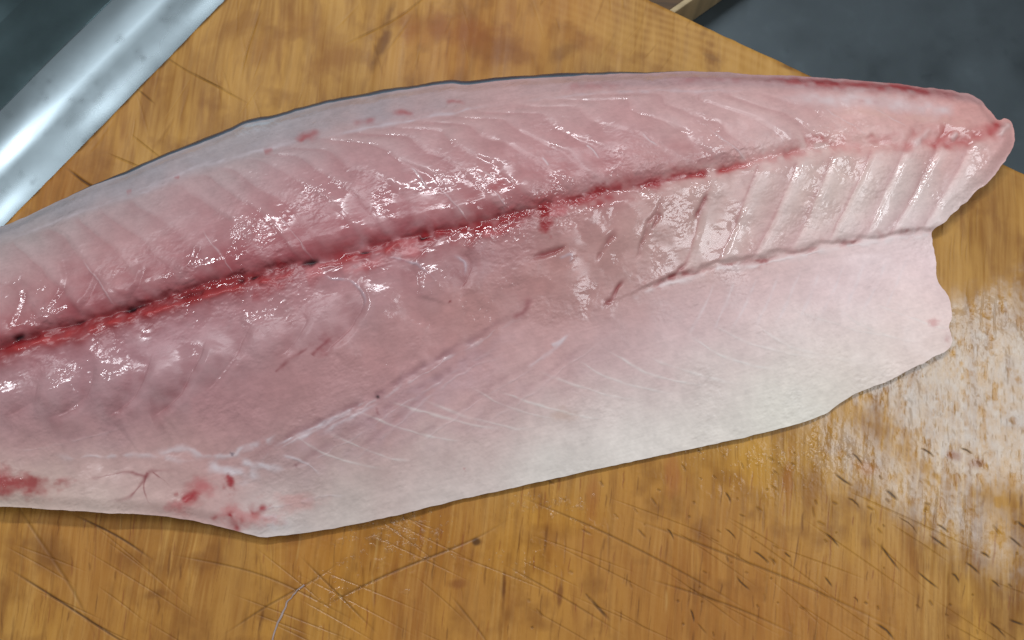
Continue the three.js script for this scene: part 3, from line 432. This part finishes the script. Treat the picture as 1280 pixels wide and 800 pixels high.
// tail: red marks between the segments
for (const [p, w, a] of [[[[1004, 176], [1016, 170], [1034, 174]], 0.0020, 0.85], [[[1040, 186], [1048, 182]], 0.0018, 0.6], [[[892, 214], [918, 208], [944, 202]], 0.0022, 0.9], [[[860, 220], [884, 216]], 0.0014, 0.7], [[[978, 192], [1004, 184]], 0.0016, 0.6], [[[1126, 190], [1136, 172], [1144, 158]], 0.0017, 0.7], [[[1166, 186], [1178, 168], [1186, 152]], 0.0020, 0.75], [[[1206, 182], [1216, 172], [1232, 166]], 0.0018, 0.7], [[[1232, 168], [1246, 158], [1256, 148]], 0.0026, 0.9], [[[1085, 176], [1095, 168]], 0.0016, 0.4], [[[1180, 186], [1196, 178], [1214, 176]], 0.0016, 0.55], [[[1060, 186], [1110, 184], [1150, 178]], 0.003, 0.3], [[[1150, 176], [1200, 172], [1240, 170]], 0.004, 0.35]]) ink(p, w, RGB(168, 44, 46), a, { t0: 0.2, t1: 0.25, big: -0.0006 });
ink([[900, 212], [980, 190], [1040, 180], [1100, 176], [1160, 174], [1220, 170], [1258, 158]], 0.0034, RGB(196, 118, 116), 0.5, { rag: 0.9, t0: 0.1, t1: 0.05 });
for (const p of [[[1140, 188], [1152, 170], [1164, 156]], [[1190, 176], [1200, 164]], [[1246, 172], [1258, 160], [1266, 150]]]) ink(p, 0.0014, RGB(222, 200, 196), 0.6, { big: 0.0008 });
// ragged tear between loin and flap, its pinkish shadow painted in
ink(tearPx.slice(1, 11), 0.0012, RGB(182, 122, 120), 0.4, { wob: 0.003, t0: 0.05, t1: 0.02, rag: 1, big: -0.0003 });
for (const [x, y] of [[862, 342], [912, 331], [952, 325], [1010, 314], [1062, 303], [1140, 290]]) ink([[x - 12, y + 1], [x, y], [x + 12, y - 4]], 0.0010, RGB(156, 58, 60), 0.6, { rag: 0.8 });
ink(tearPx.slice(1, 11).map(([x, y]) => [x, y + 5]), 0.0010, RGB(228, 212, 210), 0.75, { rag: 0.9, t0: 0.05, t1: 0.02, fine: 0.6 });
// belly membrane: long seams running up to the right
for (const [p, a] of [[[[300, 582], [380, 536], [470, 494], [540, 452], [600, 418], [640, 394], [664, 372]], 0.9], [[[330, 600], [420, 552], [500, 500], [580, 450], [640, 416]], 0.6], [[[424, 580], [500, 520], [560, 470], [640, 430]], 0.45], [[[500, 560], [560, 520], [620, 480], [690, 440]], 0.4], [[[560, 545], [640, 500], [720, 440], [780, 400]], 0.3], [[[0, 560], [80, 548], [180, 520]], 0.3]]) {
  ink(p, 0.0014, RGB(128, 78, 88), 0.5 * a, { big: -0.0005 * a }); ink(p.map(([x, y]) => [x + 4, y + 6]), 0.0004, RGB(208, 192, 194), 0.5 * a, { fine: 0.5, rag: 0.9 }); ink(p.map(([x, y]) => [x + 12, y + 14]), 0.005, RGB(186, 158, 164), 0.35 * a); }
ink([[640, 398], [656, 386], [664, 366]], 0.0016, RGB(134, 60, 66), 0.6);
for (const p of [[[660, 460], [690, 438], [716, 414]], [[690, 432], [710, 418]], [[400, 540], [450, 515], [480, 500]], [[340, 560], [400, 530], [430, 512]]]) ink(p, 0.0007, RGB(216, 206, 210), 0.55, { fine: 0.5 });
// white connective tissue where the belly wall folds
for (const [p, w0, a] of [[[[186, 566], [230, 562], [258, 572], [300, 566], [330, 554]], 0.0012, 0.6], [[[256, 578], [284, 588], [310, 596], [330, 594]], 0.0024, 0.85], [[[292, 574], [318, 580], [346, 586], [362, 590]], 0.0013, 0.8], [[[290, 574], [304, 560], [330, 552], [350, 542]], 0.0012, 0.7], [[[352, 568], [380, 580], [404, 594]], 0.0005, 0.6], [[[60, 570], [110, 572], [150, 568], [200, 572], [256, 578]], 0.0010, 0.45], [[[350, 560], [420, 520], [470, 496]], 0.0009, 0.5], [[[310, 640], [350, 632], [400, 622], [440, 618]], 0.0008, 0.4], [[[316, 658], [340, 656], [366, 655]], 0.0024, 0.6], [[[318, 650], [336, 646], [352, 652]], 0.0010, 0.6]]) ink(p, w0 * 0.8, RGB(218, 212, 216), a * 0.75, { fine: 0.6, rag: 0.8 });
// fat lines of the belly flap, running down to the right
for (let k = 0; k < 17; k++) { const x = 420 + 45 * k + 8 * J(), y = 612 - 0.235 * (x - 420) - 34 - 22 * J(); const L = 90 + 50 * J(); ink([[x - L * 0.6, y - 20 - 16 * J()], [x - L * 0.2, y - 8], [x + L * 0.3, y + 8], [x + L * 0.6, y + 12]], 0.00035 + 0.0002 * J(), RGB(228, 224, 218), 0.22 + 0.25 * J(), { fine: 0.3, rag: 0.5, wob: 0.0005 }); }
for (let k = 0; k < 10; k++) { const x = 880 + 27 * k; const y0 = 345 - 0.14 * (x - 820); ink([[x + 14, y0 + 14], [x, y0 + 48], [x - 22, y0 + 86 + 20 * J()]], 0.0006, RGB(222, 208, 208), 0.4, { rag: 0.5, wob: 0.0006 }); }
// blood marks at the belly
const blot = (px, py, rx, ry, ang, col, a) => { const fq = 0.55 / (Math.max(rx, ry) * UPP) + 120, [cx, cz] = onFish(px, py), ca = Math.cos(ang), sa = Math.sin(ang); fish.stroke([[cx - 1e-5, cz], [cx + 1e-5, cz]], 1.6 * Math.max(rx, ry) * UPP, (i) => { const x = fish.x0 + (i % FW + 0.5) * fish.q, z = fish.z0 + (Math.floor(i / FW) + 0.5) * fish.q, dx = (x - cx) / UPP, dz = (z - cz) / UPP, u = (dx * ca + dz * sa) / rx, v = (-dx * sa + dz * ca) / ry, k = Math.sqrt(u * u + v * v) + 1.15 * fbm(x * fq, z * fq * 1.3, 4); fish.mix(i, col, a * Math.pow(sstep(1.25, -0.1, k), 1.3)); }); };
for (const a of [[14, 604, 62, 15, 0, RGB(150, 44, 46), 0.85], [-20, 600, 50, 22, 0, RGB(160, 70, 70), 0.7], [244, 616, 34, 15, -0.5, RGB(186, 80, 84), 0.6], [234, 622, 12, 6, -0.4, RGB(170, 30, 42), 0.7], [288, 607, 9, 9, 0.8, RGB(150, 20, 30), 0.85], [326, 637, 16, 7, -0.4, RGB(160, 40, 46), 0.7], [300, 645, 34, 16, 0, RGB(190, 96, 96), 0.55], [330, 650, 26, 10, 0, RGB(204, 130, 124), 0.5], [370, 628, 34, 12, 0, RGB(204, 140, 134), 0.45], [370, 582, 5, 5, 0, RGB(120, 60, 70), 0.6], [472, 495, 4, 4, 0, RGB(40, 24, 30), 0.9], [290, 567, 4, 4, 0, RGB(80, 60, 74), 0.7], [684, 284, 9, 14, 0.2, RGB(150, 30, 36), 0.75], [580, 586, 3, 3, 0, RGB(180, 90, 90), 0.7], [562, 377, 3, 3, 0, RGB(120, 30, 36), 0.8], [1168, 404, 8, 8, 0, RGB(200, 132, 128), 0.6], [620, 235, 14, 8, 0, RGB(160, 60, 66), 0.5], [700, 520, 20, 10, 0, RGB(186, 150, 128), 0.35], [408, 430, 12, 18, 0.4, RGB(140, 56, 62), 0.5], [1184, 425, 8, 18, 0, RGB(190, 140, 134), 0.7]]) blot(...a);
for (const [p, w] of [[[[114, 598], [140, 594], [160, 590], [182, 594], [188, 588], [210, 588], [228, 586]], 0.0006], [[[186, 590], [176, 606], [160, 622], [126, 627]], 0.0005], [[[184, 594], [180, 610], [184, 626], [192, 630]], 0.0004], [[[190, 590], [205, 600], [215, 610]], 0.0003], [[[283, 590], [288, 598], [288, 610]], 0.0006], [[[470, 508], [473, 518], [478, 520]], 0.0004], [[[392, 445], [412, 424], [420, 418]], 0.0006], [[[345, 466], [365, 448], [400, 428]], 0.0008]]) ink(p, w, RGB(128, 40, 48), 0.6, { rag: 0.8, wob: 0.0008, t0: 0.04, t1: 0.5 });
for (const [p, w, a] of [[[[282, 638], [291, 648], [293, 658], [303, 666]], 0.0016, 0.95], [[[262, 652], [271, 648], [281, 643]], 0.0015, 0.9], [[[310, 643], [322, 637], [336, 632]], 0.0014, 0.7], [[[228, 626], [238, 618], [252, 612]], 0.0024, 0.6], [[[284, 592], [289, 602], [291, 612]], 0.0012, 0.8], [[[222, 616], [214, 618]], 0.0008, 0.5], [[[296, 652], [310, 648], [326, 648]], 0.0026, 0.4]]) ink(p, w, RGB(152, 18, 30), a, { rag: 0.9, wob: 0.0012, t0: 0.2, t1: 0.35 });
// the blood line itself: a rope of dark red strands with clots where the ribs sat
const bl = (x0, x1, dy) => bloodPx.filter(([x]) => x >= x0 && x <= x1).map(([x, y]) => [x, y + dy]);
ink(bl(-170, 780, -2), 0.0095, RGB(138, 46, 54), 0.38, { t0: 0.01, t1: 0.2, rag: 0.5 }); ink(bl(-170, 420, 6), 0.0048, RGB(130, 28, 32), 1, { t0: 0.01, t1: 0.25, rag: 0.25, wob: 0.003, big: 0.0013 }); ink(bl(-170, 420, 8), 0.0022, RGB(156, 46, 46), 0.55, { t0: 0.01, t1: 0.2, rag: 0.5, wob: 0.003 }); ink(bl(-170, 420, -1), 0.0018, RGB(138, 32, 36), 0.8, { t0: 0.01, t1: 0.12, rag: 0.7 });
ink(bl(380, 760, 2), 0.0036, RGB(146, 34, 40), 0.85, { t0: 0.1, t1: 0.2, rag: 0.8, big: 0.0008 });
ink(bl(680, 960, 0), 0.0022, RGB(156, 42, 48), 0.8, { t0: 0.15, t1: 0.2, rag: 0.9 });
ink(bl(-170, 420, -6), 0.0013, RGB(104, 18, 24), 0.6, { t0: 0.01, t1: 0.1, rag: 0.7, big: -0.0012 });
ink(bl(400, 760, -4), 0.0011, RGB(120, 20, 28), 0.7, { rag: 1, big: -0.0008 });
ink(bl(690, 900, -3), 0.0008, RGB(130, 24, 30), 0.6, { rag: 1 });
for (const x of [34, 70, 130, 202, 275, 345, 420, 490]) { const y = 440 - 0.27 * x; ink([[x - 26, y + 8], [x, y + 2], [x + 30, y - 10]], 0.0011, RGB(182, 66, 66), 0.6, { big: 0.0006 }); }
for (let k = 0; k < 46; k++) { const x = 330 + 420 * J(), y = 440 - 0.252 * (x + 60) + 26 - 44 * J() * J(); ink([[x - 10 - 8 * J(), y + 4], [x, y + 3 * J() - 2], [x + 8 + 10 * J(), y - 4]], 0.0008 + 0.0014 * J(), J() < 0.7 ? RGB(150, 30, 38) : RGB(196, 120, 122), 0.3 + 0.4 * J(), { rag: 0.8 }); }
for (const [x, y] of [[530, 298], [600, 285], [682, 262], [748, 236], [680, 280]]) blot(x, y, 12, 8, -0.5, RGB(140, 14, 22), 0.9);
for (const [x, y, w] of [[24, 421, 5], [100, 403, 9], [168, 386, 8], [238, 368, 9], [312, 349, 8], [386, 329, 7], [456, 315, 4], [530, 297, 4]]) { ink([[x - 2.4 * w, y + 0.7 * w], [x, y], [x + 2.4 * w, y - 0.8 * w]], 0.0009, RGB(34, 10, 16), 1, { rag: 0.7, t0: 0.35, t1: 0.4, wob: 0.0008, big: -0.0012 }); }
const wetLine = bl(-170, 950, -2).map(([x, y]) => onFish(x, y)); fish.stroke(spline(wetLine, 0.002), 0.02, (i, d) => { const k = sstep(0.016, 0.002, d); fish.fine[i] *= 1 + 0.9 * k; fish.rough[i] -= 0.05 * k; });

// ---- body: one grid cut into the parts the eye tells apart; neighbours share their border
const fillet = new THREE.Group(); fillet.name = 'fish_fillet';
const origin = onFish(560, 380); fillet.position.set(origin[0], T, origin[1]); scene.add(fillet);
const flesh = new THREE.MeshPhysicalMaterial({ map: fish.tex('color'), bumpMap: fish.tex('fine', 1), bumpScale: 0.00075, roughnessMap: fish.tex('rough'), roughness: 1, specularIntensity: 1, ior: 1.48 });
{
  const st = 2, GW = Math.floor(FW / st), GH = Math.floor(FH / st), cell = st * fish.q, id = new Int32Array(GW * GH).fill(-1), pos = [], uv = [], sd = [];
  for (let j = 0; j < GH; j++) for (let k = 0; k < GW; k++) {
    let x = fish.x0 + k * cell, z = fish.z0 + j * cell, e = cs(cE, x, z);
    if (e < -cell * 1.6) continue;
    if (e < cell * 0.45) {                                            // pull the border onto the true outline
      let best = 1e9, bx = x, bz = z;
      for (let i = 0; i + 1 < outlineClosed.length; i++) { const [ax, az] = outlineClosed[i]; if (Math.abs(ax - x) > 0.004 || Math.abs(az - z) > 0.004) { if (i + 2 < outlineClosed.length) continue; } const vx = outlineClosed[i + 1][0] - ax, vz = outlineClosed[i + 1][1] - az; const t = clamp(((x - ax) * vx + (z - az) * vz) / (vx * vx + vz * vz || 1e-12)), qx = ax + vx * t, qz = az + vz * t, d = (qx - x) ** 2 + (qz - z) ** 2; if (d < best) { best = d; bx = qx; bz = qz; } }
      const out = !inside(x, z); if (out && best > (cell * 1.45) ** 2) continue;
      if (out || best < (cell * 0.4) ** 2) { x = bx; z = bz; }
    }
    id[j * GW + k] = pos.length / 3; pos.push(x - origin[0], fish.sample(fish.big, x, z), z - origin[1]); uv.push(...fish.uv(x, z)); sd.push(x, z);
  }
  const tri = [];
  for (let j = 0; j + 1 < GH; j++) for (let k = 0; k + 1 < GW; k++) { const a = id[j * GW + k], b = id[j * GW + k + 1], c = id[(j + 1) * GW + k], d = id[(j + 1) * GW + k + 1]; if (a >= 0 && b >= 0 && c >= 0) tri.push(a, c, b); if (b >= 0 && c >= 0 && d >= 0) tri.push(b, c, d); }
  const whole = new THREE.BufferGeometry(); whole.setAttribute('position', new THREE.Float32BufferAttribute(pos, 3)); whole.setIndex(tri); whole.computeVertexNormals();
  const nor = whole.attributes.normal.array;
  const names = ['back_loin', 'blood_line', 'belly_loin', 'belly_flap', 'fin_muscle', ...septa.map(() => 'muscle_segment'), 'muscle_segment'], lists = names.map(() => []);
  const segOf = new Map();
  for (let f = 0; f < tri.length; f += 3) {
    const x = (sd[2 * tri[f]] + sd[2 * tri[f + 1]] + sd[2 * tri[f + 2]]) / 3, z = (sd[2 * tri[f] + 1] + sd[2 * tri[f + 1] + 1] + sd[2 * tri[f + 2] + 1]) / 3;
    const b = cs(cB, x, z), px = 640 + x / UPP; let r;
    const w = px < 700 ? 0.0042 : 0.0042 - 0.0022 * sstep(700, 900, px);
    if (px < 935 && Math.abs(b - 0.0002) < w * (1 + 0.35 * noise(x * 140, z * 140))) r = 1;
    else if (b < 0.001 * (px > 935 ? 1 : 0)) r = cs(cF, x, z) < 0 ? 4 : 0;
    else if (cs(cR, x, z) > 0) r = 3;
    else { r = 2; if (px > 800) { let n = -1; for (let k = 0; k < septa.length; k++) { const L = septa[k]; const p = L[0], q = L[L.length - 1]; if ((q[0] - p[0]) * (z - p[1]) - (q[1] - p[1]) * (x - p[0]) < 0) n = k; } if (n >= 0) r = 5 + n; } }
    lists[r].push(tri[f], tri[f + 1], tri[f + 2]);
  }
  lists.forEach((L, r) => {
    if (!L.length) return;
    const remap = new Map(), P = [], N = [], U = [], I = [];
    for (const v of L) { let n = remap.get(v); if (n === undefined) { n = remap.size; remap.set(v, n); P.push(pos[3 * v], pos[3 * v + 1], pos[3 * v + 2]); N.push(nor[3 * v], nor[3 * v + 1], nor[3 * v + 2]); U.push(uv[2 * v], uv[2 * v + 1]); } I.push(n); }
    const g = new THREE.BufferGeometry(); g.setAttribute('position', new THREE.Float32BufferAttribute(P, 3)); g.setAttribute('normal', new THREE.Float32BufferAttribute(N, 3)); g.setAttribute('uv', new THREE.Float32BufferAttribute(U, 2)); g.setIndex(I);
    mesh(names[r], g, flesh, fillet);
  });
  // skin: wraps the underside, shows as a rim
  const n = outline.length, P = [], C = [], I = [], K = 6;
  const blue = RGB(46, 58, 74), paleBlue = RGB(96, 110, 122), silver = RGB(196, 200, 196), pink = RGB(196, 160, 158);
  outline.forEach(([x, z], i) => {
    const a = outline[(i + n - 1) % n], b = outline[(i + 1) % n], l = Math.hypot(b[0] - a[0], b[1] - a[1]) || 1, nx = (b[1] - a[1]) / l, nz = -(b[0] - a[0]) / l;     // outward: the loop runs along the back first
    const h = fish.sample(fish.big, x, z), px = 640 + x / UPP, dorsal = cs(cB, x, z) < 0 && px < 1225 ? 1 : 0, tail = !dorsal && px > 1130 ? 1 : 0;
    const w = dorsal ? 0.0008 + 0.0022 * sstep(60, 190, px) * sstep(900, 700, px) * (1 + 0.25 * fbm(x * 90, 3, 2)) : -0.0004;
    const prof = [[0, h], [w * 0.35, h - 0.0005], [w * 0.8, h - 0.0018], [w, Math.max(h * 0.6, 0.001)], [dorsal ? -0.002 : -0.0015 - 0.010 * sstep(360, 150, px), h * 0.45], [-0.006 - 0.016 * sstep(360, 150, px), 0.0002]];
    const c0 = dorsal ? paleBlue : tail ? pink : silver, c1 = dorsal ? blue : tail ? pink : silver;
    prof.forEach(([o, y], k) => { P.push(x + nx * o - origin[0], Math.max(0.0002, Math.min(h, y)), z + nz * o - origin[1]); const c = k < 1 ? c0 : c1, v = 1 + 0.35 * fbm(x * 200, z * 200 + k, 3); C.push(c[0] * v, c[1] * v, c[2] * v); });
  });
  for (let i = 0; i + 1 < n; i++) for (let k = 0; k + 1 < K; k++) { const a = i * K + k, b = a + K; I.push(a, b, a + 1, b, b + 1, a + 1); }
  const g = new THREE.BufferGeometry(); g.setAttribute('position', new THREE.Float32BufferAttribute(P, 3)); g.setAttribute('color', new THREE.Float32BufferAttribute(C, 3)); g.setIndex(I); g.computeVertexNormals();
  mesh('skin', g, new THREE.MeshPhysicalMaterial({ vertexColors: true, roughness: 0.35, clearcoat: 0.5, clearcoatRoughness: 0.15, side: THREE.DoubleSide }), fillet);
  tag(fillet, 'long raw pink fish fillet lying skin side down across the wooden cutting board', 'fish fillet');
}

// ------------------------------------------------------------------ small wet things on the board
{
  const r = rng(31), geos = [];
  const drop = (px, py, s) => { const [x, z] = at(px, py, T), g = new THREE.SphereGeometry(1, 10, 5, 0, Math.PI * 2, 0, Math.PI / 2), p = g.attributes.position, a = r() * 6, el = 0.6 + 0.8 * r();
    for (let i = 0; i < p.count; i++) { const k = 1 + 0.2 * noise(p.getX(i) * 2 + px, p.getZ(i) * 2 + py); p.setXYZ(i, p.getX(i) * k * s * el, p.getY(i) * s * 0.6, p.getZ(i) * k * s / el); }
    g.rotateY(a); g.translate(x, T - 0.0001, z); g.computeVertexNormals(); geos.push(g); };
  const cloud = (n, cx, cy, sx, sy, s0) => { for (let i = 0; i < n; i++) { const u = (r() + r() + r() - 1.5) / 0.9, v = (r() + r() + r() - 1.5) / 0.9; drop(cx + sx * u, cy + sy * v, s0 * (0.5 + r())); } };
  cloud(90, 512, 662, 46, 22, 0.0008); cloud(40, 440, 690, 40, 28, 0.0006); cloud(20, 410, 740, 20, 40, 0.0006); cloud(22, 680, 630, 40, 14, 0.0006); cloud(40, 930, 566, 70, 18, 0.0006); cloud(60, 980, 590, 45, 34, 0.0006); cloud(14, 650, 700, 40, 16, 0.0006);
  cloud(60, 500, 668, 60, 26, 0.0011); cloud(30, 690, 628, 60, 14, 0.0010); cloud(50, 1010, 566, 60, 26, 0.0010); cloud(50, 1140, 520, 90, 70, 0.0009); drop(508, 738, 0.0016); drop(655, 630, 0.0014); drop(400, 785, 0.0015);
  const water = new THREE.MeshPhysicalMaterial({ color: 0xffffff, roughness: 0.16, transmission: 1, thickness: 0, ior: 1.33 });
  tag(mesh('water_droplets', mergeGeometries(geos), water), 'tiny clear water droplets scattered over the board along the belly edge', 'water droplets', 'stuff');
}
{
  const pts = [[380, 731], [370, 740], [360, 752], [353, 768], [346, 784], [340, 804], [332, 830]].map(([x, y], i) => { const [a, b] = at(x, y, T); return new THREE.Vector3(a, T + 0.0004 + 0.0002 * (i % 2), b); });
  const g = new THREE.TubeGeometry(new THREE.CatmullRomCurve3(pts), 80, 0.0004, 8), p = g.attributes.position;
  for (let i = 0; i < p.count; i++) { p.setX(i, p.getX(i) + 0.0005 * noise(p.getX(i) * 500, p.getZ(i) * 500)); p.setY(i, T + (p.getY(i) - T) * (0.8 + 0.4 * noise(p.getZ(i) * 400, 4))); }
  g.computeVertexNormals();
  tag(mesh('flesh_thread', g, new THREE.MeshPhysicalMaterial({ color: new THREE.Color(0.72, 0.62, 0.58), roughness: 0.3, transmission: 0.6, thickness: 0, clearcoat: 0.5 })), 'thin pale wet thread of flesh on the board below the fillet', 'flesh thread');
}
renderer.render(scene, camera);
